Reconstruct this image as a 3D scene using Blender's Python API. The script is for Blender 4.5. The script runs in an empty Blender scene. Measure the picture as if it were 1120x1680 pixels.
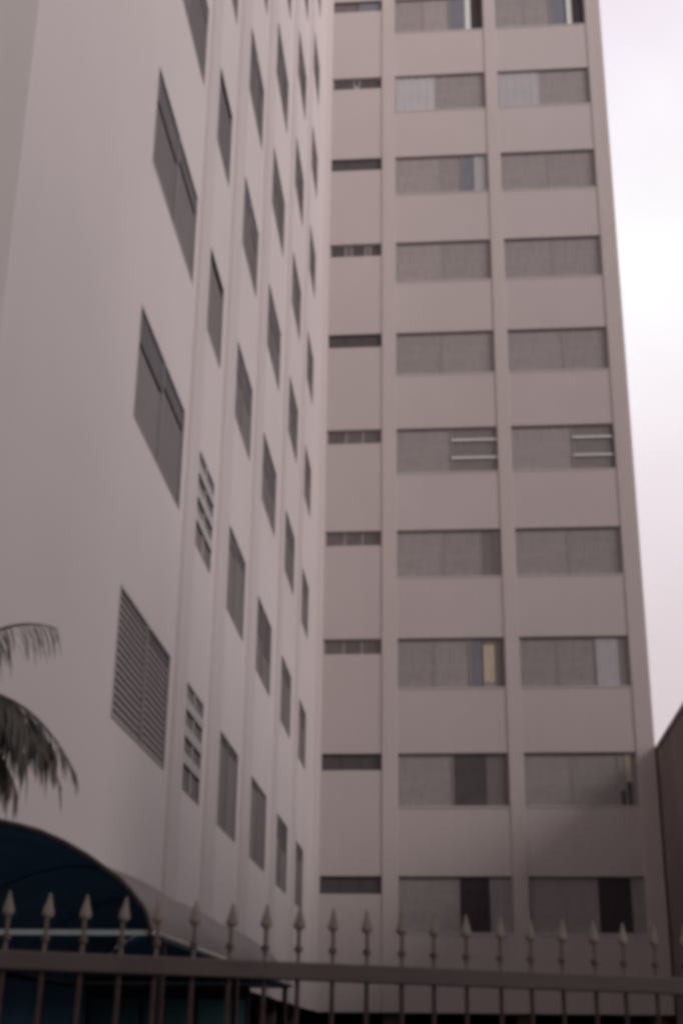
import bpy, math, random
from mathutils import Vector, Matrix
random.seed(7)
scene = bpy.context.scene
COL = scene.collection
R = math.radians

# ------------------------------------------------------------------ materials
def node(nt, kind, **kw):
    n = nt.nodes.new(kind)
    for k, v in kw.items():
        setattr(n, k, v)
    return n

def make_mat(name, color, rough=0.8, spec=0.3, var=0.12, scale=3.0, streak=0.0, bump=0.0,
             bump_scale=40.0, obj_var=0.0, metallic=0.0, dirt=None, sheen=0.0):
    m = bpy.data.materials.new(name)
    m.use_nodes = True
    nt = m.node_tree
    bs = nt.nodes['Principled BSDF']
    bs.inputs['Roughness'].default_value = rough
    bs.inputs['Specular IOR Level'].default_value = spec
    bs.inputs['Metallic'].default_value = metallic
    if sheen:
        bs.inputs['Coat Weight'].default_value = sheen
        bs.inputs['Coat Roughness'].default_value = 0.35
    tc = node(nt, 'ShaderNodeTexCoord')
    no = node(nt, 'ShaderNodeTexNoise')
    no.inputs['Scale'].default_value = scale
    no.inputs['Detail'].default_value = 6
    no.inputs['Roughness'].default_value = 0.6
    nt.links.new(tc.outputs['Object'], no.inputs['Vector'])
    mr = node(nt, 'ShaderNodeMapRange')
    mr.inputs['From Min'].default_value = 0.25
    mr.inputs['From Max'].default_value = 0.75
    mr.inputs['To Min'].default_value = 1 - var
    mr.inputs['To Max'].default_value = 1 + var
    nt.links.new(no.outputs['Fac'], mr.inputs['Value'])
    val = mr.outputs['Result']
    if streak > 0:
        mp = node(nt, 'ShaderNodeMapping')
        mp.inputs['Scale'].default_value = (3.2, 3.2, 0.11)
        nt.links.new(tc.outputs['Object'], mp.inputs['Vector'])
        n2 = node(nt, 'ShaderNodeTexNoise')
        n2.inputs['Scale'].default_value = 1.0
        n2.inputs['Detail'].default_value = 5
        nt.links.new(mp.outputs['Vector'], n2.inputs['Vector'])
        m2 = node(nt, 'ShaderNodeMapRange')
        m2.inputs['From Min'].default_value = 0.45
        m2.inputs['From Max'].default_value = 0.75
        m2.inputs['To Min'].default_value = 1.0
        m2.inputs['To Max'].default_value = 1 - streak
        nt.links.new(n2.outputs['Fac'], m2.inputs['Value'])
        mu = node(nt, 'ShaderNodeMath', operation='MULTIPLY')
        nt.links.new(val, mu.inputs[0]); nt.links.new(m2.outputs['Result'], mu.inputs[1])
        val = mu.outputs[0]
    if obj_var > 0:
        oi = node(nt, 'ShaderNodeObjectInfo')
        m3 = node(nt, 'ShaderNodeMapRange')
        m3.inputs['To Min'].default_value = 1 - obj_var
        m3.inputs['To Max'].default_value = 1 + obj_var
        nt.links.new(oi.outputs['Random'], m3.inputs['Value'])
        mu = node(nt, 'ShaderNodeMath', operation='MULTIPLY')
        nt.links.new(val, mu.inputs[0]); nt.links.new(m3.outputs['Result'], mu.inputs[1])
        val = mu.outputs[0]
    vm = node(nt, 'ShaderNodeVectorMath', operation='SCALE')
    vm.inputs[0].default_value = color
    nt.links.new(val, vm.inputs['Scale'])
    out = vm.outputs['Vector']
    if dirt is not None:                       # blotches of grime of another colour
        n4 = node(nt, 'ShaderNodeTexNoise')
        n4.inputs['Scale'].default_value = scale * 0.35
        n4.inputs['Detail'].default_value = 8
        nt.links.new(tc.outputs['Object'], n4.inputs['Vector'])
        m4 = node(nt, 'ShaderNodeMapRange')
        m4.inputs['From Min'].default_value = 0.5
        m4.inputs['From Max'].default_value = 0.8
        m4.inputs['To Max'].default_value = 0.45
        nt.links.new(n4.outputs['Fac'], m4.inputs['Value'])
        mx = node(nt, 'ShaderNodeMixRGB')
        mx.inputs['Color2'].default_value = (*dirt, 1)
        nt.links.new(m4.outputs['Result'], mx.inputs['Fac'])
        nt.links.new(out, mx.inputs['Color1'])
        out = mx.outputs['Color']
    nt.links.new(out, bs.inputs['Base Color'])
    if bump > 0:
        n5 = node(nt, 'ShaderNodeTexNoise')
        n5.inputs['Scale'].default_value = bump_scale
        n5.inputs['Detail'].default_value = 4
        nt.links.new(tc.outputs['Object'], n5.inputs['Vector'])
        bp = node(nt, 'ShaderNodeBump')
        bp.inputs['Strength'].default_value = bump
        bp.inputs['Distance'].default_value = 0.02
        nt.links.new(n5.outputs['Fac'], bp.inputs['Height'])
        nt.links.new(bp.outputs['Normal'], bs.inputs['Normal'])
    return m

M = {}
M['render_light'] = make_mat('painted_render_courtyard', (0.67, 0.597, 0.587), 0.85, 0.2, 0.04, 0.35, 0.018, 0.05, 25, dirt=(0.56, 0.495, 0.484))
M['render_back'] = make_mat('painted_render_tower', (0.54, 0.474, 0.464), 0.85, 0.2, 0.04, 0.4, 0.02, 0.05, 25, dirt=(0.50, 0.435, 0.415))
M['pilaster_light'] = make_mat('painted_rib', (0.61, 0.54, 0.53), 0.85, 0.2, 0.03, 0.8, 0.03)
M['render_end'] = make_mat('brightened_render_end', (0.82, 0.735, 0.715), 0.85, 0.2, 0.04, 0.4, 0.02)  # end wall colour brightened to make up for the added block's shade
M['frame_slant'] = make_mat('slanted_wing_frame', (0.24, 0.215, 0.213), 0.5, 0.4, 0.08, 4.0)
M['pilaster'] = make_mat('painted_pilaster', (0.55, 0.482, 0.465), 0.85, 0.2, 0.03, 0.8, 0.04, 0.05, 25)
M['soffit'] = make_mat('dark_soffit', (0.10, 0.085, 0.085), 0.9, 0.1, 0.2, 1.5)
M['garage'] = make_mat('dark_garage_wall', (0.035, 0.024, 0.026), 0.9, 0.1, 0.25, 1.2)
M['shutter'] = make_mat('taupe_louvre', (0.335, 0.298, 0.295), 0.6, 0.3, 0.14, 5.0, 0, 0, obj_var=0.07)  # lightened to put haze into the colour
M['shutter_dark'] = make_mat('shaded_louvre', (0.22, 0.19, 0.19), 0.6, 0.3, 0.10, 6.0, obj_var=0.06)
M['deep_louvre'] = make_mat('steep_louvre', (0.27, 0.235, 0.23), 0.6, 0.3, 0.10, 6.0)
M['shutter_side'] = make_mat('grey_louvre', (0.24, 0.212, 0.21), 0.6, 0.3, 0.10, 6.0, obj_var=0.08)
M['frosted'] = make_mat('pale_curtain', (0.46, 0.44, 0.455), 0.7, 0.3, 0.06, 3.0, obj_var=0.04)
M['cream'] = make_mat('cream_curtain', (0.60, 0.50, 0.38), 0.8, 0.2, 0.08, 6.0)
M['white'] = make_mat('white_paint_metal', (0.84, 0.84, 0.83), 0.5, 0.4, 0.05, 8.0)
M['bluish'] = make_mat('bluish_glass', (0.20, 0.20, 0.235), 0.25, 0.5, 0.15, 2.0)
M['bath_glass'] = make_mat('ribbed_grey_glass', (0.155, 0.13, 0.13), 0.35, 0.4, 0.2, 4.0, obj_var=0.12)
M['dark_glass'] = make_mat('dark_window_glass', (0.09, 0.078, 0.08), 0.3, 0.35, 0.25, 2.0)
M['open_and_lintel_shade'] = make_mat('dim_room_and_lintel_shade', (0.10, 0.086, 0.09), 0.6, 0.25, 0.2, 2.0)  # dark lifted for haze; also stands for lintel shade on the slanted wing
M['open'] = make_mat('dark_room_behind_window', (0.055, 0.042, 0.05), 0.7, 0.2, 0.25, 2.0)  # dark tone raised a little to imitate haze
M['frame'] = make_mat('window_frame_metal', (0.33, 0.305, 0.305), 0.5, 0.4, 0.08, 4.0)
M['bath_frame'] = make_mat('bath_window_frame', (0.44, 0.39, 0.37), 0.5, 0.3, 0.1, 4.0)
M['grille'] = make_mat('grille_bar_paint', (0.47, 0.44, 0.43), 0.6, 0.3, 0.08, 4.0)
M['sill'] = make_mat('painted_sill', (0.55, 0.51, 0.495), 0.8, 0.2, 0.1, 2.0)
M['canvas_top'] = make_mat('grey_awning_top', (0.14, 0.115, 0.112), 0.6, 0.3, 0.2, 2.5, 0, 0.3, 6)  # greyer and browner than the blue lining
M['door'] = make_mat('dark_door_frame', (0.03, 0.025, 0.026), 0.6, 0.3, 0.2, 5.0)
M['teal_glass'] = make_mat('dark_teal_glass', (0.05, 0.11, 0.12), 0.25, 0.4, 0.3, 2.0)
M['column'] = make_mat('brown_column_paint', (0.13, 0.095, 0.09), 0.9, 0.1, 0.2, 3.0)
M['canvas'] = make_mat('blue_awning_vinyl', (0.09, 0.20, 0.33), 0.45, 0.4, 0.3, 2.5, 0, 0.3, 6)
M['awning_tube'] = make_mat('awning_tube_paint', (0.035, 0.02, 0.02), 0.5, 0.3, 0.2, 6.0)
M['eave'] = make_mat('pale_awning_hem', (0.42, 0.37, 0.33), 0.6, 0.3, 0.15, 6.0)
M['tie'] = make_mat('pale_steel_tube', (0.34, 0.38, 0.38), 0.4, 0.4, 0.08, 6.0)
M['iron'] = make_mat('oxide_red_iron', (0.06, 0.03, 0.031), 0.55, 0.35, 0.35, 14.0, 0, 0.3, 60, dirt=(0.05, 0.03, 0.025))
M['iron_worn'] = make_mat('worn_iron_stem', (0.16, 0.12, 0.11), 0.6, 0.3, 0.3, 14.0, 0, 0.3, 60)
M['rail'] = make_mat('brown_rail_paint', (0.095, 0.068, 0.067), 0.6, 0.3, 0.15, 5.0, 0, 0.1, 60)
M['finial'] = make_mat('weathered_cream_paint', (0.23, 0.185, 0.16), 0.6, 0.3, 0.18, 22.0, 0, 0.2, 50, obj_var=0.12, dirt=(0.30, 0.22, 0.18))
M['brick_red'] = make_mat('brownish_grey_plaster', (0.25, 0.205, 0.20), 0.9, 0.1, 0.16, 0.9, 0.18, 0.3, 20, dirt=(0.11, 0.07, 0.065))
M['shade_block_plaster'] = make_mat('grey_shade_block_plaster', (0.22, 0.20, 0.19), 0.9, 0.1, 0.1, 0.5, 0.15)
M['leaf'] = make_mat('palm_leaflet', (0.07, 0.061, 0.053), 0.6, 0.3, 0.3, 8.0, obj_var=0.15)
M['dry_leaf'] = make_mat('dry_palm_leaf', (0.10, 0.078, 0.062), 0.8, 0.15, 0.3, 8.0)
M['bark'] = make_mat('palm_bark', (0.11, 0.085, 0.07), 0.9, 0.1, 0.35, 9.0, 0, 0.8, 30)
M['paving'] = make_mat('courtyard_paving', (0.10, 0.09, 0.088), 0.9, 0.15, 0.2, 1.5, 0, 0.4, 20, dirt=(0.06, 0.05, 0.05))
M['asphalt'] = make_mat('street_asphalt', (0.05, 0.048, 0.048), 0.9, 0.2, 0.2, 2.0, 0, 0.6, 60)
M['concrete'] = make_mat('kerb_concrete', (0.22, 0.20, 0.19), 0.9, 0.1, 0.15, 3.0, 0, 0.4, 40)

# ------------------------------------------------------------------ mesh helpers
class MB:
    def __init__(self):
        self.v, self.f = [], []
    def vert(self, p):
        self.v.append(tuple(p)); return len(self.v) - 1
    def quad(self, *pts):
        self.f.append([self.vert(p) for p in pts])
    def box(self, x0, x1, y0, y1, z0, z1):
        b = len(self.v)
        for z in (z0, z1):
            self.v += [(x0, y0, z), (x1, y0, z), (x1, y1, z), (x0, y1, z)]
        for q in ((3, 2, 1, 0), (4, 5, 6, 7), (0, 1, 5, 4), (1, 2, 6, 5), (2, 3, 7, 6), (3, 0, 4, 7)):
            self.f.append([b + i for i in q])
    def tube(self, pts, radii, n=8, cap=True):
        pts = [Vector(p) for p in pts]
        if not isinstance(radii, (list, tuple)):
            radii = [radii] * len(pts)
        rings = []
        ref = None
        for i, p in enumerate(pts):
            t = (pts[min(i + 1, len(pts) - 1)] - pts[max(i - 1, 0)]).normalized()
            if ref is None:
                ref = Vector((0, 0, 1)) if abs(t.z) < 0.9 else Vector((1, 0, 0))
            a = t.cross(ref)
            if a.length < 1e-5:
                a = t.orthogonal()
            a.normalize(); b = t.cross(a)
            ref = b.cross(t) if b.length > 0 else ref
            ref = -a.cross(t) if False else ref
            rings.append([self.vert(p + (a * math.cos(2 * math.pi * k / n) + b * math.sin(2 * math.pi * k / n)) * radii[i]) for k in range(n)])
        for i in range(len(rings) - 1):
            for k in range(n):
                self.f.append([rings[i][k], rings[i][(k + 1) % n], rings[i + 1][(k + 1) % n], rings[i + 1][k]])
        if cap:
            self.f.append(rings[0][::-1]); self.f.append(rings[-1])
    def mesh(self, name, mat, smooth=False):
        me = bpy.data.meshes.new(name)
        me.from_pydata(self.v, [], self.f)
        me.materials.append(mat)
        if smooth:
            for p in me.polygons:
                p.use_smooth = True
        me.update()
        return me
    def build(self, name, mat, parent=None, smooth=False):
        return link(name, self.mesh(name, mat, smooth), parent)

def link(name, data, parent=None, loc=None):
    o = bpy.data.objects.new(name, data)
    COL.objects.link(o)
    if parent is not None:
        o.parent = parent
    if loc is not None:
        o.location = loc
    return o

def thing(name, label, cat, loc=(0, 0, 0), group=None):
    o = bpy.data.objects.new(name, None)
    COL.objects.link(o)
    o.location = loc
    o['label'] = label; o['category'] = cat
    if group:
        o['group'] = group
    return o

def bevel(o, w, seg=2):
    b = o.modifiers.new('edge', 'BEVEL'); b.width = w; b.segments = seg; b.limit_method = 'ANGLE'

# ------------------------------------------------------------------ frames of the two walls
# wall frame: s along the wall to the viewer's right, o outward, z up
H = 2.8                         # storey height
Z0 = 2.372                      # underside of the first slab
ZTOP = 5.29 + 10 * H + 1.3      # parapet
ANG = -0.0176
def frame_matrix(S, N, O=(0, 0, 0)):
    return Matrix(((S[0], N[0], 0, O[0]), (S[1], N[1], 0, O[1]), (S[2], N[2], 1, O[2]), (0, 0, 0, 1)))
# local axes: x = s, y = -o (so that the frame stays right-handed), z
B_MAT = Matrix.Identity(4)                                   # x = s, y = -o
A_ROT = math.pi / 2 - ANG
A_MAT = Matrix.Rotation(math.pi / 2 - ANG, 4, 'Z')           # local +x runs towards the corner
# check: local (-d,0,0) -> d*(-sin ANG, -cos ANG)

building = thing('apartment_building', 'tall pale apartment tower in two wings with grey louvred windows and projecting ribs', 'building')

def wall_sheet(mb, sb, zb, holes, depth, back=0.0):
    """front face at y=0 with rectangular holes; reveals go in to y=+depth"""
    def cell_hole(i, j):
        sm, zm = (sb[i] + sb[i + 1]) / 2, (zb[j] + zb[j + 1]) / 2
        for h in holes:
            if h[0] < sm < h[1] and h[2] < zm < h[3]:
                return True
        return False
    for i in range(len(sb) - 1):
        run = None
        for j in range(len(zb) - 1):
            if cell_hole(i, j):
                continue
            mb.quad((sb[i], 0, zb[j]), (sb[i + 1], 0, zb[j]), (sb[i + 1], 0, zb[j + 1]), (sb[i], 0, zb[j + 1]))
    for s0, s1, z0, z1 in holes:
        mb.quad((s0, 0, z0), (s0, 0, z1), (s0, depth, z1), (s0, depth, z0))
        mb.quad((s1, 0, z0), (s1, depth, z0), (s1, depth, z1), (s1, 0, z1))
        mb.quad((s0, 0, z0), (s0, depth, z0), (s1, depth, z0), (s1, 0, z0))
        mb.quad((s0, 0, z1), (s1, 0, z1), (s1, depth, z1), (s0, depth, z1))

# tower wing (faces the camera)
B_S = dict(s0=0.035, s1=1.444, l0=1.824, l1=4.393, r0=4.748, r1=7.328, e=7.754)
BT, BB = 5.283, 4.042           # row 1 big window top and bottom
ST, SB = 5.286, 4.889           # row 1 small window
NB = 10
holes = []
for k in range(NB):
    dz = k * H
    holes.append((B_S['s0'], B_S['s1'], SB + dz, ST + dz))
    holes.append((B_S['l0'], B_S['l1'], BB + dz, BT + dz))
    holes.append((B_S['r0'], B_S['r1'], BB + dz, BT + dz))
sb = [-0.02, 0.035, 1.444, 1.824, 4.393, 4.748, 7.328, 7.754]
zb = sorted(set([Z0, ZTOP] + [h[2] for h in holes] + [h[3] for h in holes]))
mb = MB(); wall_sheet(mb, sb, zb, holes, 0.085)
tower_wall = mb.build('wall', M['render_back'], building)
# projecting ribs
for s0, s1 in ((1.455, 1.812), (4.404, 4.737), (7.339, 7.766)):
    mb = MB(); mb.box(s0, s1, -0.028, 0.02, Z0 - 0.002, ZTOP + 0.04)
    o = mb.build('pilaster', M['pilaster'], building); bevel(o, 0.012)

# courtyard wing (seen at a slant)
A_COLS = [(20.644, 18.304), (17.415, 16.20), (15.026, 13.25), (12.026, 9.98), (8.70, 6.75), (5.50, 3.72)]
A_ROWS = [5, 6, 7, 8, 9, 9]
AT, AB = 5.359, 4.176
D_END = 24.30
A_DEP = 0.026
holesA = []
for (a, b), nr in zip(A_COLS, A_ROWS):
    for k in range(nr):
        holesA.append((-a, -b, AB + k * H, AT + k * H))
sA = sorted(set([-D_END, 0.0] + [h[0] for h in holesA] + [h[1] for h in holesA]))
zA = sorted(set([Z0, ZTOP] + [h[2] for h in holesA] + [h[3] for h in holesA]))
mb = MB(); wall_sheet(mb, sA, zA, holesA, A_DEP)
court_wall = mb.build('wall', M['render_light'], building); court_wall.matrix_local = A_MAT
for near, far in ((18.06, 17.427), (15.85, 15.038), (12.85, 12.038), (9.22, 8.694), (6.02, 5.497), (1.5, 0.35)):
    mb = MB(); mb.box(-near, -far - 0.07, -0.045, 0.02, Z0 - 0.002, ZTOP + 0.04)
    o = mb.build('pilaster', M['pilaster_light'], building); bevel(o, 0.012); o.matrix_local = A_MAT

# the rest of the building's shell: end walls, back, roof, slab underside
pe = A_MAT @ Vector((-D_END, 0, 0))
poly = [(pe.x, pe.y), (0, 0), (7.754, 0), (7.754, 12), (-12, 12), (-12, pe.y)]
mb = MB()
for i in (2, 3, 4, 5):
    p, q = poly[i], poly[(i + 1) % 6]
    mb.quad((p[0], p[1], Z0), (q[0], q[1], Z0), (q[0], q[1], ZTOP), (p[0], p[1], ZTOP))
mb.build('end_wall', M['render_end'], building)
mb = MB(); mb.f.append([mb.vert((x, y, ZTOP - 0.3)) for x, y in poly]); mb.build('roof', M['concrete'], building)
mb = MB(); mb.f.append([mb.vert((x, y, Z0 + 0.03)) for x, y in reversed(poly)]); mb.build('slab', M['soffit'], building)
# pilotis: columns at the edge, dark garage wall behind
def column(x, y, rot=0.0):
    mb = MB(); mb.box(-0.17, 0.17, -0.17, 0.17, 0.0, Z0 + 0.03)
    o = mb.build('column', M['column'], building); bevel(o, 0.015)
    o.location = (x, y, 0); o.rotation_euler.z = rot
for s in (-23.2, -10.4, -6.3, -2.6):
    p = A_MAT @ Vector((s, 0.35, 0)); column(p.x, p.y, A_ROT)
for s in (1.63, 4.57, 7.5):
    column(s, 0.35)
mb = MB()
p0 = A_MAT @ Vector((-D_END + 0.4, 3.2, 0)); p1 = (-3.2, 3.2); p2 = (7.6, 3.2)
mb.quad((p0.x, p0.y, 0), (p1[0], p1[1], 0), (p1[0], p1[1], Z0 + 0.03), (p0.x, p0.y, Z0 + 0.03))
mb.quad((p1[0], p1[1], 0), (p2[0], p2[1], 0), (p2[0], p2[1], Z0 + 0.03), (p1[0], p1[1], Z0 + 0.03))
mb.quad((p0.x - 9, p0.y, 0), (p0.x, p0.y, 0), (p0.x, p0.y, Z0 + 0.03), (p0.x - 9, p0.y, Z0 + 0.03))
mb.build('garage_wall', M['garage'], building)

# ------------------------------------------------------------------ windows
_cache = {}
def cached(key, fn):
    if key not in _cache:
        _cache[key] = fn()
    return _cache[key]

def louvre_mesh(w, h, mat, pitch=0.056, tilt=0.012):
    def make():
        mb = MB(); n = max(2, round(h / pitch)); p = h / n
        e = 0.035
        for i in range(n):                       # slats between two stiles
            z0, z1 = i * p, (i + 1) * p
            mb.quad((e, -tilt, z0 + p * 0.08), (w - e, -tilt, z0 + p * 0.08), (w - e, 0, z1), (e, 0, z1))
            mb.quad((e, 0, z0), (w - e, 0, z0), (w - e, -tilt, z0 + p * 0.08), (e, -tilt, z0 + p * 0.08))
        for x0, x1 in ((0, e), (w - e, w)):
            mb.box(x0, x1, -tilt - 0.006, 0.012, 0, h)
        return mb.mesh('shutter', mat)
    return cached(('louvre', round(w, 3), round(h, 3), mat.name, pitch, tilt), make)

def slab_mesh(name, w, h, mat, t=0.012):
    def make():
        mb = MB(); mb.box(0, w, -t, 0, 0, h); return mb.mesh(name, mat)
    return cached((name, round(w, 3), round(h, 3), mat.name, t), make)

def curtain_mesh(w, h, mat, taper=0.0):
    def make():
        mb = MB(); n = 14; rows = 6
        idx = []
        for j in range(rows + 1):
            z = h * j / rows
            k = 1 - taper * (1 - j / rows) ** 1.5
            idx.append([mb.vert((w * i / n * k, -0.012 - 0.010 * math.sin(i * 2.3), z)) for i in range(n + 1)])
        for j in range(rows):
            for i in range(n):
                mb.f.append([idx[j][i], idx[j][i + 1], idx[j + 1][i + 1], idx[j + 1][i]])
        return mb.mesh('curtain', mat, True)
    return cached(('curtain', round(w, 3), round(h, 3), mat.name, taper), make)

def frame_mesh(w, h, mullions, mat, b=0.03, name='window'):
    def make():
        mb = MB(); y0, y1 = -0.03, 0.0
        mb.box(0.002, w - 0.002, y0, y1, 0.002, b); mb.box(0.002, w - 0.002, y0, y1, h - b, h - 0.002)
        mb.box(0.002, b, y0, y1, b, h - b); mb.box(w - b, w - 0.002, y0, y1, b, h - b)
        for f in mullions:
            mb.box(w * f - b * 0.5, w * f + b * 0.5, y0, y1, b, h - b)
        return mb.mesh(name, mat)
    return cached(('frame', round(w, 3), round(h, 3), tuple(mullions), mat.name), make)

def window(matrix, s, z, w, h, depth, panels, fmat, label=None, k_louvre=False):
    """panels: (kind, from, to) as fractions of the width, plus optional (bottom, top) fractions"""
    muls = sorted(set(round(p[1], 3) for p in panels if p[1] > 0.03 and p[0] in ( 'dim', 'pale', 'bath', 'bars', 'glass')))
    o = link('window', frame_mesh(w, h, muls, fmat), building)
    o.matrix_local = matrix @ Matrix.Translation((s, depth, z))
    if label:
        o['label'] = label
    link('pane', slab_mesh('pane', w - 0.004, h - 0.004, M['dark_glass'], 0.006), o, (0.002, 0.012, 0.002))
    for p in panels:
        kind, f0, f1 = p[:3]
        b0, b1 = (p[3], p[4]) if len(p) > 4 else (0.0, 1.0)
        x0, ww = w * f0 + (0.012 if f0 < .03 else 0.003), w * (f1 - f0) - (0.003 if f0 >= .03 else 0.012) - (0.012 if f1 > .97 else 0.003)
        zz, hh = max(0.026, h * b0), min(h - 0.026, h * b1) - max(0.026, h * b0)
        if kind == 'shutter':
            link('shutter', louvre_mesh(ww, hh, M['shutter'], 0.062, 0.003), o, (x0, -0.004, zz))
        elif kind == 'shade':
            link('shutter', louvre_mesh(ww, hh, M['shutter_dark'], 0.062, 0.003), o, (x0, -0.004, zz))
        elif kind == 'side':
            link('shutter', louvre_mesh(ww, hh, M['shutter_side'], 0.058, 0.012 if k_louvre else 0.006), o, (x0, -0.004, zz))
        elif kind == 'deep':
            link('shutter', louvre_mesh(ww, hh, M['deep_louvre'], 0.066, 0.018), o, (x0, -0.004, zz))
        elif kind == 'pale':
            link('curtain', curtain_mesh(ww, hh, M['frosted']), o, (x0, 0.0, zz))
        elif kind == 'cream':
            link('curtain', curtain_mesh(ww, hh, M['cream']), o, (x0, -0.005, zz))
        elif kind == 'white':
            link('curtain', curtain_mesh(ww, hh, M['white']), o, (x0, -0.005, zz))
        elif kind == 'glass':
            link('pane', slab_mesh('pane', ww, hh, M['bluish']), o, (x0, -0.002, zz))
        elif kind == 'open':
            link('pane', slab_mesh('pane', ww, hh, M['open']), o, (x0, -0.002, zz))
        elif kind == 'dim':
            link('pane', slab_mesh('pane', ww, hh, M['open_and_lintel_shade']), o, (x0, -0.002, zz))
        elif kind == 'bath':
            link('pane', slab_mesh('pane', ww, hh, M['bath_glass']), o, (x0, -0.002, zz))
        elif kind == 'pleat':                      # gathered curtain beside a dark opening
            link('curtain', curtain_mesh(ww, hh, M['shutter'], 0.0), o, (x0, -0.02, zz))
        elif kind == 'bars':
            link('pane', slab_mesh('pane', ww, hh, M['shutter_side']), o, (x0, -0.002, zz))
            for fz in (0.30, 0.70):
                link('guard_bar', slab_mesh('guard_bar', ww + 0.02, 0.045, M['white'], 0.03), o, (x0 - 0.01, -0.032, h * fz))
    return o

BIG = {
 10: ([('shutter', 0, .33), ('shutter', .33, .62), ('glass', .62, .80), ('white', .80, .865), ('open', .87, 1)],
      [('shutter', 0, .33), ('shutter', .33, .62), ('glass', .62, .78), ('white', .80, .86), ('open', .87, 1)]),
 9: ([('pale', 0, .45), ('shutter', .45, 1)], [('pale', 0, .46), ('shutter', .46, 1)]),
 8: ([('shutter', 0, .5), ('shutter', .5, .72), ('glass', .72, .85), ('pale', .85, 1)], [('shutter', 0, .5), ('shutter', .5, 1)]),
 7: ([('shutter', 0, .5), ('shutter', .5, 1)], [('shutter', 0, .5), ('shutter', .5, 1)]),
 6: ([('shutter', 0, .47), ('shutter', .47, 1)], [('shutter', 0, .55), ('shutter', .55, 1)]),
 5: ([('shutter', 0, .55), ('bars', .55, 1)], [('shutter', 0, .6), ('bars', .6, .98)]),
 4: ([('shutter', 0, .45), ('shutter', .45, .82), ('shade', .82, .94), ('shutter', .94, 1)], [('shutter', 0, .5), ('shutter', .5, 1)]),
 3: ([('shutter', 0, .35), ('shutter', .35, .68), ('glass', .68, .79), ('shutter', .80, .91, 0, .12), ('cream', .80, .91, .12, .86), ('shade', .80, .91, .86, 1), ('shade', .91, 1)],
     [('shutter', 0, .35), ('shutter', .35, .70), ('pale', .70, .91), ('shutter', .91, 1)]),
 2: ([('shutter', 0, .5), ('dim', .5, .80), ('shade', .80, 1)],
     [('shutter', 0, .42), ('shutter', .42, .84), ('shutter', .84, .89, .3, 1), ('dim', .84, .90, 0, .3), ('cream', .89, .95, .45, 1), ('dim', .90, .95, 0, .45), ('shutter', .95, 1)]),
 1: ([('shutter', 0, .54), ('open', .54, .80), ('shutter', .80, 1)],
     [('shutter', 0, .32), ('shutter', .32, .6), ('open', .6, .88), ('shutter', .88, 1)]),
}
for k in range(1, NB + 1):
    dz = (k - 1) * H
    for (sa, sbb), spec in zip((('l0', 'l1'), ('r0', 'r1')), BIG[k]):
        w = B_S[sbb] - B_S[sa]
        lab = 'window with a dark open sash' if any(p[0] in ('open', 'dim') and p[2] - p[1] > .2 for p in spec) else \
              'window with two white guard bars' if any(p[0] == 'bars' for p in spec) else \
              'window with a cream curtain' if any(p[0] == 'cream' for p in spec) else None
        window(B_MAT, B_S[sa], BB + dz, w, BT - BB, 0.085, spec, M['frame'], lab)
        mb = cached(('sill', round(w, 3)), lambda: (lambda m: (m.box(-0.0, w, -0.014, 0.06, -0.030, 0.004), m.mesh('sill', M['sill']))[1])(MB()))
        so = link('sill', mb, building); so.location = (B_S[sa], 0, BB + dz)
    w = B_S['s1'] - B_S['s0']
    if k in (3, 4, 5):
        spec = [('bath', 0.02, .35), ('bath', .35, .66), ('bath', .66, .98)]
    elif k == 9:
        spec = [('dim', 0, .44), ('pale', .44, .54, 0, .4), ('dim', .54, 1)]
    elif k == 7:
        spec = [('dim', 0.02, .3), ('bath', .3, .42), ('dim', .42, .68), ('bath', .68, .78), ('dim', .78, .98)]
    elif k == 10:
        spec = [('bath', 0, .5), ('glass', .5, 1)]
    else:
        q = 'dim'
        spec = [(q, 0, .33), (q, .33, .66), (q, .66, 1)]
    window(B_MAT, B_S['s0'], SB + dz, w, ST - SB, 0.085, spec, M['bath_frame'] if k in (3, 4, 5, 7, 9) else M['dark_glass'],
           'small bathroom window with three grey panes' if k in (3, 4, 5) else 'small dark bathroom window')

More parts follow.
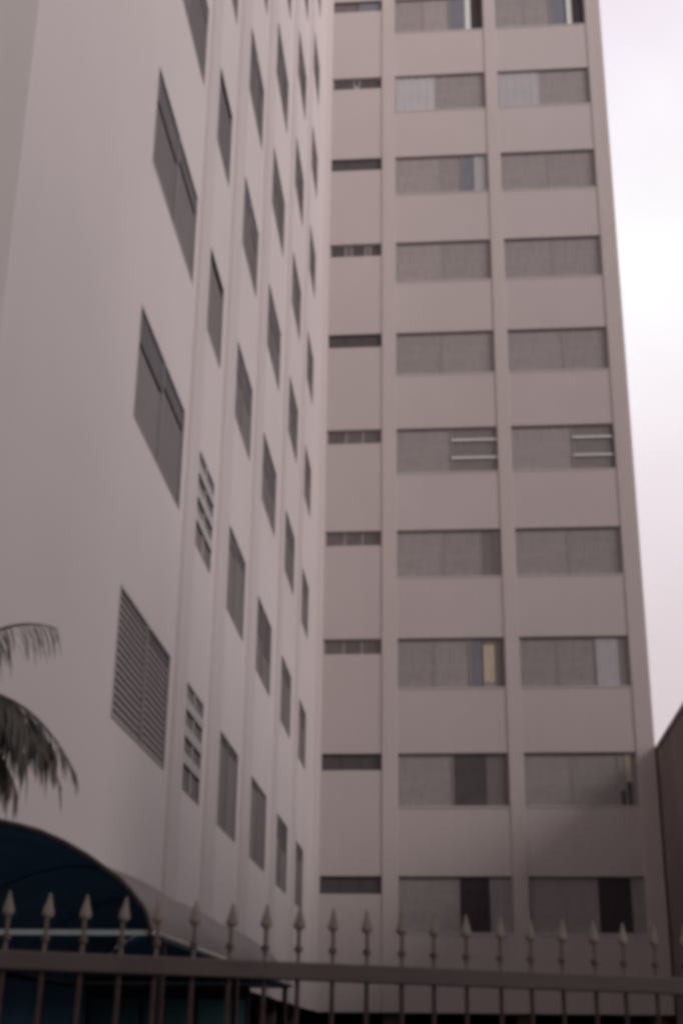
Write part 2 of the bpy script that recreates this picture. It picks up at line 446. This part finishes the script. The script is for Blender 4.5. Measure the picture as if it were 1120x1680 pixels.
rnd = random.Random(3)
for j, ((a, b), nr) in enumerate(zip(A_COLS, A_ROWS)):
    w, h = a - b, AT - AB
    for k in range(nr):
        z = AB + k * H
        if j == 0:
            top = 0.88 if k == 0 else rnd.choice((0.66, 0.72))
            if k == 0:
                spec = [('deep', 0, .52), ('deep', .52, 1, 0, top), ('dim', .52, 1, top, 1)]  # dim strip above the right leaf stands for lintel shade
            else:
                spec = [('dim', 0, .5, .7, 1), ('side', 0, .5, 0, top), ('dim', .5, 1, .8, 1), ('side', .5, 1, 0, top + .1)]  # dim upper panels painted as shade under the lintel
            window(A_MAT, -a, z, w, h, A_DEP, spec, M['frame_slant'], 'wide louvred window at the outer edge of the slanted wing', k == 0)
        elif j == 1:
            if k < 2:                             # barred bathroom windows
                spec = [('bath', 0, 1)]
                o = window(A_MAT, -a, z, w, h, A_DEP, spec, M['frame_slant'], 'narrow window behind a grid of pale bars')
                for i in range(1, 4):
                    link('guard_bar', slab_mesh('guard_bar', w - 0.06, 0.12, M['grille'], 0.02), o, (0.03, -0.022, h * i / 4 - 0.02))
                link('guard_bar', slab_mesh('guard_bar', 0.05, h - 0.06, M['grille'], 0.015), o, (w * .5, -0.017, 0.03))
            else:
                window(A_MAT, -a, z, w, h, A_DEP, [('side', 0, 1, 0, rnd.choice((.78, 1.0, .86)))], M['frame_slant'])
        else:
            t = rnd.choice((0.55, 0.62, 0.7, 0.78)) if k else (0.90 if j < 4 else 0.7)
            t2 = min(.97, t + rnd.choice((0, .08, -.1)))
            spec = [('side', 0, .5, 0, t), ('dim', 0, .5, t, 1), ('side', .5, 1, 0, t2), ('dim', .5, 1, t2, 1)]  # dim tops imitate the soffit shade that the shallow recess lacks
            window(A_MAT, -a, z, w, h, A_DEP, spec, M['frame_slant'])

# ------------------------------------------------------------------ neighbouring house on the right, and unseen blocks added to shade the lower floors
nb = thing('neighbour_house', 'dark brownish red house wall rising at the right edge beside the tower', 'house', (7.81, -12, 0))
mb = MB(); mb.box(0, 9, -14.5, 24.2, 0, 8.08); mb.build('wall', M['brick_red'], nb)
mb = MB(); mb.box(-0.03, 9.06, -14.56, 24.26, 8.082, 8.22); o = mb.build('roof', M['brick_red'], nb); bevel(o, 0.02)
for y in (-9.5, -3.5):
    for z in (1.6, 4.8):
        mb = MB(); mb.box(-0.02, 0.05, y, y + 1.6, z, z + 1.2); f = mb.build('window', M['shutter_dark'], nb)
        mb = MB(); mb.box(-0.026, -0.021, y + .08, y + .76, z + .08, z + 1.12); mb.box(-0.026, -0.021, y + .84, y + 1.52, z + .08, z + 1.12); mb.build('pane', M['dark_glass'], f)

def shade_block(label, x0, x1, y1, depth, height):
    t = thing('shade_block', label, 'building', ((x0 + x1) / 2, y1, 0), 'unseen blocks added for shade')
    w = (x1 - x0) / 2
    mb = MB(); mb.box(-w, w, -depth, 0, 0, height); mb.build('wall', M['shade_block_plaster'], t)
    mb = MB(); mb.box(-w - .2, w + .2, -depth - .2, 0.2, height + .002, height + 0.4); mb.build('roof', M['concrete'], t)
    for r_ in range(int((height - 1) / 3.1)):
        mb = MB()
        for c in range(int(2 * w / 4)):
            mb.box(-w + 1 + c * 4, -w + 3.4 + c * 4, 0.002, 0.04, 1.4 + r_ * 3.1, 2.8 + r_ * 3.1)
        mb.build('window_band', M['dark_glass'], t)
shade_block('low grey unseen block added across the street for shade', -34, 30, -50, 14, 19.0)
shade_block('tall grey unseen tower added across the street to shade the lower floors', 60, 130, -50, 18, 49.5)

# ------------------------------------------------------------------ ground
def sheet(name, x0, x1, y0, y1, z, mat):
    mb = MB(); mb.quad((x0, y0, z), (x1, y0, z), (x1, y1, z), (x0, y1, z))
    o = mb.build(name, mat); o['kind'] = 'structure'; return o
sheet('ground', -600, 600, -600, 600, -0.14, M['asphalt'])
mb = MB(); mb.box(-60, 60, -34.5, 14, -0.13, 0.0); o = mb.build('courtyard', M['paving']); o['kind'] = 'structure'
mb = MB(); mb.box(-60, 60, -34.66, -34.502, -0.13, 0.01); o = mb.build('kerb', M['concrete']); o['kind'] = 'structure'
sheet('road', -60, 60, -46, -34.67, -0.134, M['asphalt'])

# ------------------------------------------------------------------ barrel awning over the entrance path
AWY0, AWY1 = -26.0, -21.4
CX, CZ = 3.273, 1.6
def aw(x, z):                    # profile measured 6.648 m from the eye, brought to the near arch
    k = 5.648 / 6.648
    return (CX - (CX - x) * k, CZ + (z - CZ) * k)
prof_r = [aw(*p) for p in ((0.899, 2.655), (0.993, 2.649), (1.085, 2.63), (1.205, 2.598), (1.333, 2.545), (1.454, 2.48), (1.537, 2.425), (1.623, 2.37), (1.70, 2.293), (1.757, 2.225), (1.79, 2.14), (1.80, 2.105))]
xc = prof_r[0][0]
prof = [(2 * xc - x, z) for x, z in reversed(prof_r)] + prof_r[1:]
awning = thing('barrel_awning', 'dark blue barrel vaulted awning over the entrance path behind the fence', 'awning', (xc, (AWY0 + AWY1) / 2, 0))
yc = (AWY0 + AWY1) / 2
mb = MB()
ny = 13
grid = []
for j in range(ny):
    y = AWY0 + (AWY1 - AWY0) * j / (ny - 1) - yc
    sag = 0.022 * abs(math.sin(math.pi * j / 4.0))      # fabric sags a little between hoops
    cz = sum(z for _, z in prof) / len(prof) - 0.25
    row = []
    for x, z in prof:
        dx, dz = x - xc, z - cz
        l = math.hypot(dx, dz)
        row.append(mb.vert((dx - dx / l * sag, y, z - dz / l * sag)))
    grid.append(row)
for j in range(ny - 1):
    for i in range(len(prof) - 1):
        mb.f.append([grid[j][i], grid[j][i + 1], grid[j + 1][i + 1], grid[j + 1][i]])
o = mb.build('canopy', M['canvas_top'], awning, True)
lm = MB(); lm.f = mb.f; lm.v = [(x * .994, y, z - 0.007) for x, y, z in mb.v]; lm.build('lining', M['canvas'], awning, True)
for j in (0, 4, 8, 12):
    y = AWY0 + (AWY1 - AWY0) * j / (ny - 1) - yc
    mb = MB(); mb.tube([(x - xc, y, z - 0.016) for x, z in prof], 0.010, 8)
    mb.build('hoop', M['awning_tube' if j in (0, 12) else 'canvas'], awning, True)
for sgn in (-1, 1):
    x = sgn * (prof_r[-1][0] - xc); z = prof_r[-1][1]
    mb = MB(); mb.tube([(x + sgn * 0.012, AWY0 - yc - 0.02, z), (x + sgn * 0.012, AWY1 - yc + 0.02, z)], 0.013, 8)
    mb.build('hem', M['eave'], awning, True)
    for y in (AWY0 - yc + 0.3, 0.0, AWY1 - yc - 0.1):
        mb = MB(); mb.tube([(x * 0.97, y, 0.0), (x * 0.97, y, z - 0.012)], 0.018, 10)
        mb.build('post', M['awning_tube'], awning, True)
for y in (AWY0 - yc + 0.02, AWY1 - yc - 0.02):
    x = prof_r[-1][0] - xc; z = prof_r[-1][1] + 0.005
    mb = MB(); mb.box(-x + .02, x - .02, y - 0.010, y + 0.010, z - 0.010, z + 0.010)
    mb.build('tie_bar', M['tie'], awning)
# the far end of the awning: fabric end panel over a dark glazed entrance door
mb = MB()
mb.f.append([mb.vert((x * .985 - xc * .985, AWY1 - yc + 0.03, z - .02)) for x, z in prof])
mb.build('end_panel', M['canvas'], awning)
wd = prof_r[-1][0] - xc
mb = MB(); mb.box(-wd * .95, wd * .62, AWY1 - yc + .01, AWY1 - yc + .05, 0.02, prof_r[-1][1] + .05); dr = mb.build('door', M['door'], awning)
for f0, f1 in ((-.9, -.42), (-.38, .1), (.14, .58)):
    mb = MB(); mb.box(wd * f0, wd * f1, AWY1 - yc - .004, AWY1 - yc + .008, 0.2, prof_r[-1][1] - .1); mb.build('pane', M['teal_glass'], dr)
# dark side screen hung under the far side of the awning
mb = MB(); mb.box(-(prof_r[-1][0] - xc) * .93, -(prof_r[-1][0] - xc) * .90, AWY0 - yc + .35, AWY1 - yc - .12, 0.05, prof_r[-1][1] - .05)
mb.build('side_screen', M['canvas'], awning)

# ------------------------------------------------------------------ spear topped iron fence
FX, FY, FZ, FTH = 1.859, -27.019, 1.863, 0.36
fence = thing('iron_fence', 'dark red iron fence with pale spear points crossing the bottom of the picture', 'fence', (FX, FY, 0))
fence.rotation_euler = (0, 0.012, FTH)
STEP = 0.125
I0, I1 = -7, 26
SLOPE = 0.0
def rail(z0, z1, name='rail'):
    mb = MB(); mb.box((I0 - .7) * STEP, (I1 + .7) * STEP, -0.022, 0.022, z0, z1)
    o = mb.build(name, M['rail'], fence); bevel(o, 0.005)
rail(FZ - 0.03, FZ + 0.03); rail(0.16, 0.21)
def picket_mesh():
    mb = MB(); mb.tube([(0, 0, 0.04), (0, 0, FZ - 0.031)], 0.0085, 8)
    n0 = len(mb.f)
    mb.tube([(0, 0, FZ + 0.031), (0, 0, FZ + 0.14)], 0.0075, 8)
    mb.tube([(0, 0, FZ + 0.062), (0, 0, FZ + 0.068), (0, 0, FZ + 0.078), (0, 0, FZ + 0.084)], [0.010, 0.016, 0.016, 0.010], 10)
    n1 = len(mb.f)
    me = mb.mesh('picket', M['iron'], False)
    me.materials.append(M['iron_worn'])
    for q in range(n0, n1):
        me.polygons[q].material_index = 1
    return me
def finial_mesh():
    mb = MB()
    prof = [(0.000, 0.010), (0.006, 0.017), (0.014, 0.021), (0.022, 0.019), (0.05, 0.011), (0.078, 0.0035), (0.084, 0.0012)]
    rings = []
    for z, r in prof:
        rings.append([mb.vert((r * math.cos(2 * math.pi * k / 10), 0.62 * r * math.sin(2 * math.pi * k / 10), z)) for k in range(10)])
    for i in range(len(rings) - 1):
        for k in range(10):
            mb.f.append([rings[i][k], rings[i][(k + 1) % 10], rings[i + 1][(k + 1) % 10], rings[i + 1][k]])
    mb.f.append(rings[0][::-1]); mb.f.append(rings[-1])
    return mb.mesh('finial', M['finial'], True)
pm, fm = picket_mesh(), finial_mesh()
rf = random.Random(11)
for i in range(I0, I1 + 1):
    p = link('picket', pm, fence, (i * STEP + rf.uniform(-.004, .004), 0, 0))
    lean = rf.uniform(-.012, .012)
    q = link('finial', fm, p, (lean * 0.2, 0, FZ + 0.138))
    q.rotation_euler = (rf.uniform(-.05, .05), lean * 4, rf.uniform(-.4, .4))
for i in (I0 - .5, I1 + .5):
    mb = MB(); mb.box(i * STEP - .03, i * STEP + .03, -.035, .035, 0, FZ + .1); o = mb.build('post', M['rail'], fence); bevel(o, .005)

# ------------------------------------------------------------------ young palm at the left edge
palm = thing('palm_tree', 'young palm with drooping ragged fronds against the white wall', 'palm tree', (0.47, -24.85, 0.07))
mb = MB()
tr = [(0.02 * math.sin(i * 1.3), 0.02 * math.cos(i * 1.7), i * 0.33) for i in range(11)]
mb.tube(tr, [0.12 - 0.045 * i / 10 + (0.012 if i % 2 else 0) for i in range(11)], 10)
mb.build('trunk', M['bark'], palm, True)
rp = random.Random(21)
def bez(a, b, c, t):
    return a * (1 - t) ** 2 + b * 2 * t * (1 - t) + c * t * t
def blade(mb, p, d, length, width, droop, seg=5):
    d = d.normalized()
    side = d.cross(Vector((0, 0, 1)))
    if side.length < 0.1:
        side = Vector((rp.uniform(-1, 1), rp.uniform(-1, 1), 0))
    side.normalize()
    prev = None
    pos = Vector(p); dirn = d.copy()
    for i in range(seg + 1):
        t = i / seg
        wv = width * (0.35 + 1.1 * t if t < .35 else 0.75) * (1 - t) ** 0.6 + 0.0008
        a, b = mb.vert(pos - side * wv), mb.vert(pos + side * wv)
        if prev:
            mb.f.append([prev[0], prev[1], b, a])
        prev = (a, b)
        dirn = (dirn + Vector((0, 0, -1)) * droop / seg).normalized()
        pos = pos + dirn * (length / seg)
def frond(base, mid, tip, n, ll, width, droop, mat, both=True, start=.18, spread=.9):
    base, mid, tip = Vector(base), Vector(mid), Vector(tip)
    mb = MB()
    pts = [bez(base, mid, tip, t / 12) for t in range(13)]
    mb.tube(pts, [0.014 * (1 - t / 12) + 0.003 for t in range(13)], 5)
    for i in range(n):
        t = start + (1 - start) * (i + rp.uniform(-.3, .3)) / n
        t = min(max(t, 0), 1)
        p = bez(base, mid, tip, t)
        tan = (bez(base, mid, tip, min(1, t + .03)) - bez(base, mid, tip, max(0, t - .03))).normalized()
        sd = tan.cross(Vector((0, 0, 1))).normalized()
        for sg in ((-1, 1) if both else (1,)):
            if rp.random() < .12:
                continue
            d = tan * rp.uniform(.5, 1.0) + sd * sg * spread * rp.uniform(.5, 1) + Vector((0, 0, rp.uniform(-.5, .15)))
            blade(mb, p, d, ll * rp.uniform(.65, 1.15) * (1 - .45 * t), width * rp.uniform(.7, 1.2), droop * rp.uniform(.7, 1.3))
    mb.build('frond', mat, palm)
TOP = (0, 0, 3.3)
# coordinates relative to the trunk foot; +x right, y away
frond((0.0, 0, 3.35), (0.28, 0.25, 3.80), (0.58, 0.32, 3.70), 22, 0.34, 0.008, 2.4, M['leaf'], start=.3)
frond((0.0, 0, 3.30), (0.26, 0.05, 3.62), (0.40, 0.00, 3.50), 14, 0.26, 0.007, 2.4, M['leaf'], start=.4)
for q in range(4):
    e = rp.uniform(-.06, .06)
    frond((0.0, 0, 3.25), (0.34, 0.25 - .12 * q, 3.42 + e), (0.62 + e, 0.30 - .14 * q, 2.98 + e), 46, 0.42, 0.010, 3.0, M['leaf'])
    frond((0.0, 0, 3.2), (0.22, 0.20 - .1 * q, 3.30 + e), (0.38 + e, 0.25 - .12 * q, 2.88 + e), 46, 0.46, 0.011, 4.0, M['dry_leaf'])
frond((0.0, 0, 3.25), (0.46, 0.20, 3.44), (0.76, 0.30, 2.88), 18, 0.32, 0.008, 1.6, M['leaf'], start=.5)
frond((0.2, 0.1, 3.2), (0.50, 0.16, 3.30), (0.72, 0.20, 2.78), 12, 0.26, 0.006, 1.2, M['dry_leaf'], start=.45)
frond((0.1, 0.1, 3.1), (0.38, 0.10, 3.10), (0.52, 0.12, 2.72), 14, 0.30, 0.008, 3.0, M['dry_leaf'], start=.4)
for az in (150, 185, 215, 245, 275, 120, 300):
    a = R(az); L = rp.uniform(.9, 1.25)
    c, s_ = math.cos(a), math.sin(a)
    y_ = s_ * L if s_ < 0 else s_ * L * .35
    frond((0, 0, 3.3), (c * L * .5, y_ * .5, 3.3 + rp.uniform(.35, .6)), (c * L, y_, 3.3 + rp.uniform(-.5, .1)), 26, 0.40, 0.012, 2.0, M['leaf'])

# ------------------------------------------------------------------ sky, sun, camera
SUN_EL, SUN_AZ = R(20), R(124)          # azimuth clockwise from +y
world = bpy.data.worlds.new('World'); scene.world = world; world.use_nodes = True
nt = world.node_tree
bg = nt.nodes['Background']; bg.inputs['Strength'].default_value = 0.1
sky = node(nt, 'ShaderNodeTexSky', sky_type='NISHITA'); sky.sun_disc = False
sky.sun_elevation = SUN_EL; sky.sun_rotation = SUN_AZ; sky.dust_density = 3.0
tc = node(nt, 'ShaderNodeTexCoord')
sep = node(nt, 'ShaderNodeSeparateXYZ'); nt.links.new(tc.outputs['Generated'], sep.inputs[0])
ramp = node(nt, 'ShaderNodeValToRGB')
els = [(0.0, (.60, .52, .54)), (0.26, (.73, .63, .655)), (.40, (.86, .78, .82)), (.52, (1.0, .99, 1.0)), (.60, (1.0, .95, 1.0)), (.70, (.95, .84, .94)), (1.0, (.5, .46, .48))]
cr = ramp.color_ramp
cr.elements[0].position, cr.elements[0].color = els[0][0], (*els[0][1], 1)
cr.elements[1].position, cr.elements[1].color = els[-1][0], (*els[-1][1], 1)
for p_, c_ in els[1:-1]:
    e = cr.elements.new(p_); e.color = (*c_, 1)
nt.links.new(sep.outputs['Z'], ramp.inputs['Fac'])
nz = node(nt, 'ShaderNodeTexNoise'); nz.inputs['Scale'].default_value = 5.0; nz.inputs['Detail'].default_value = 5
nt.links.new(tc.outputs['Generated'], nz.inputs['Vector'])
mr = node(nt, 'ShaderNodeMapRange'); mr.inputs['From Min'].default_value = .3; mr.inputs['From Max'].default_value = .7
mr.inputs['To Min'].default_value = 9.6; mr.inputs['To Max'].default_value = 11.2
nt.links.new(nz.outputs['Fac'], mr.inputs['Value'])
# cloud brightness behind the viewer
mr2 = node(nt, 'ShaderNodeMapRange'); mr2.inputs['From Min'].default_value = .3; mr2.inputs['From Max'].default_value = -.6
mr2.inputs['To Min'].default_value = 1.0; mr2.inputs['To Max'].default_value = 0.38
nt.links.new(sep.outputs['Y'], mr2.inputs['Value'])
mm = node(nt, 'ShaderNodeMath', operation='MULTIPLY'); nt.links.new(mr.outputs[0], mm.inputs[0]); nt.links.new(mr2.outputs[0], mm.inputs[1])
vs = node(nt, 'ShaderNodeVectorMath', operation='SCALE'); nt.links.new(ramp.outputs['Color'], vs.inputs[0]); nt.links.new(mm.outputs[0], vs.inputs['Scale'])
mix = node(nt, 'ShaderNodeMixRGB'); mix.inputs['Fac'].default_value = 0.94
nt.links.new(sky.outputs['Color'], mix.inputs['Color1']); nt.links.new(vs.outputs[0], mix.inputs['Color2'])
nt.links.new(mix.outputs['Color'], bg.inputs['Color'])

sl = bpy.data.lights.new('sun', 'SUN'); sl.energy = 3.0; sl.angle = R(33); sl.color = (1.0, .945, .935)
so = bpy.data.objects.new('sun', sl); COL.objects.link(so)
sd = Vector((math.sin(SUN_AZ) * math.cos(SUN_EL), math.cos(SUN_AZ) * math.cos(SUN_EL), math.sin(SUN_EL)))
so.rotation_euler = sd.to_track_quat('Z', 'Y').to_euler(); so.location = (10, -40, 40)

cam = bpy.data.cameras.new('camera'); co = bpy.data.objects.new('camera', cam); COL.objects.link(co)
yaw, pitch, roll = -0.0895, 0.3778, 0.0118
fw = Vector((math.sin(yaw) * math.cos(pitch), math.cos(yaw) * math.cos(pitch), math.sin(pitch)))
rt = Vector((math.cos(yaw), -math.sin(yaw), 0)); up = rt.cross(fw)
rt, up = math.cos(roll) * rt + math.sin(roll) * up, -math.sin(roll) * rt + math.cos(roll) * up
co.matrix_world = Matrix(((rt.x, up.x, -fw.x, 3.273), (rt.y, up.y, -fw.y, -31.648), (rt.z, up.z, -fw.z, 1.6), (0, 0, 0, 1)))
cam.sensor_fit = 'VERTICAL'; cam.sensor_height = 36; cam.lens = 2223.62 / 1680 * 36
cam.dof.use_dof = True; cam.dof.focus_distance = 30.0; cam.dof.aperture_fstop = 5.0
cam.clip_start = 0.1; cam.clip_end = 3000
scene.camera = co

scene.view_settings.view_transform = 'Standard'
scene.view_settings.look = 'None'
scene.view_settings.exposure = 0
scene.render.engine = 'CYCLES'
scene.cycles.filter_width = 4.8
scene.cycles.use_denoising = True
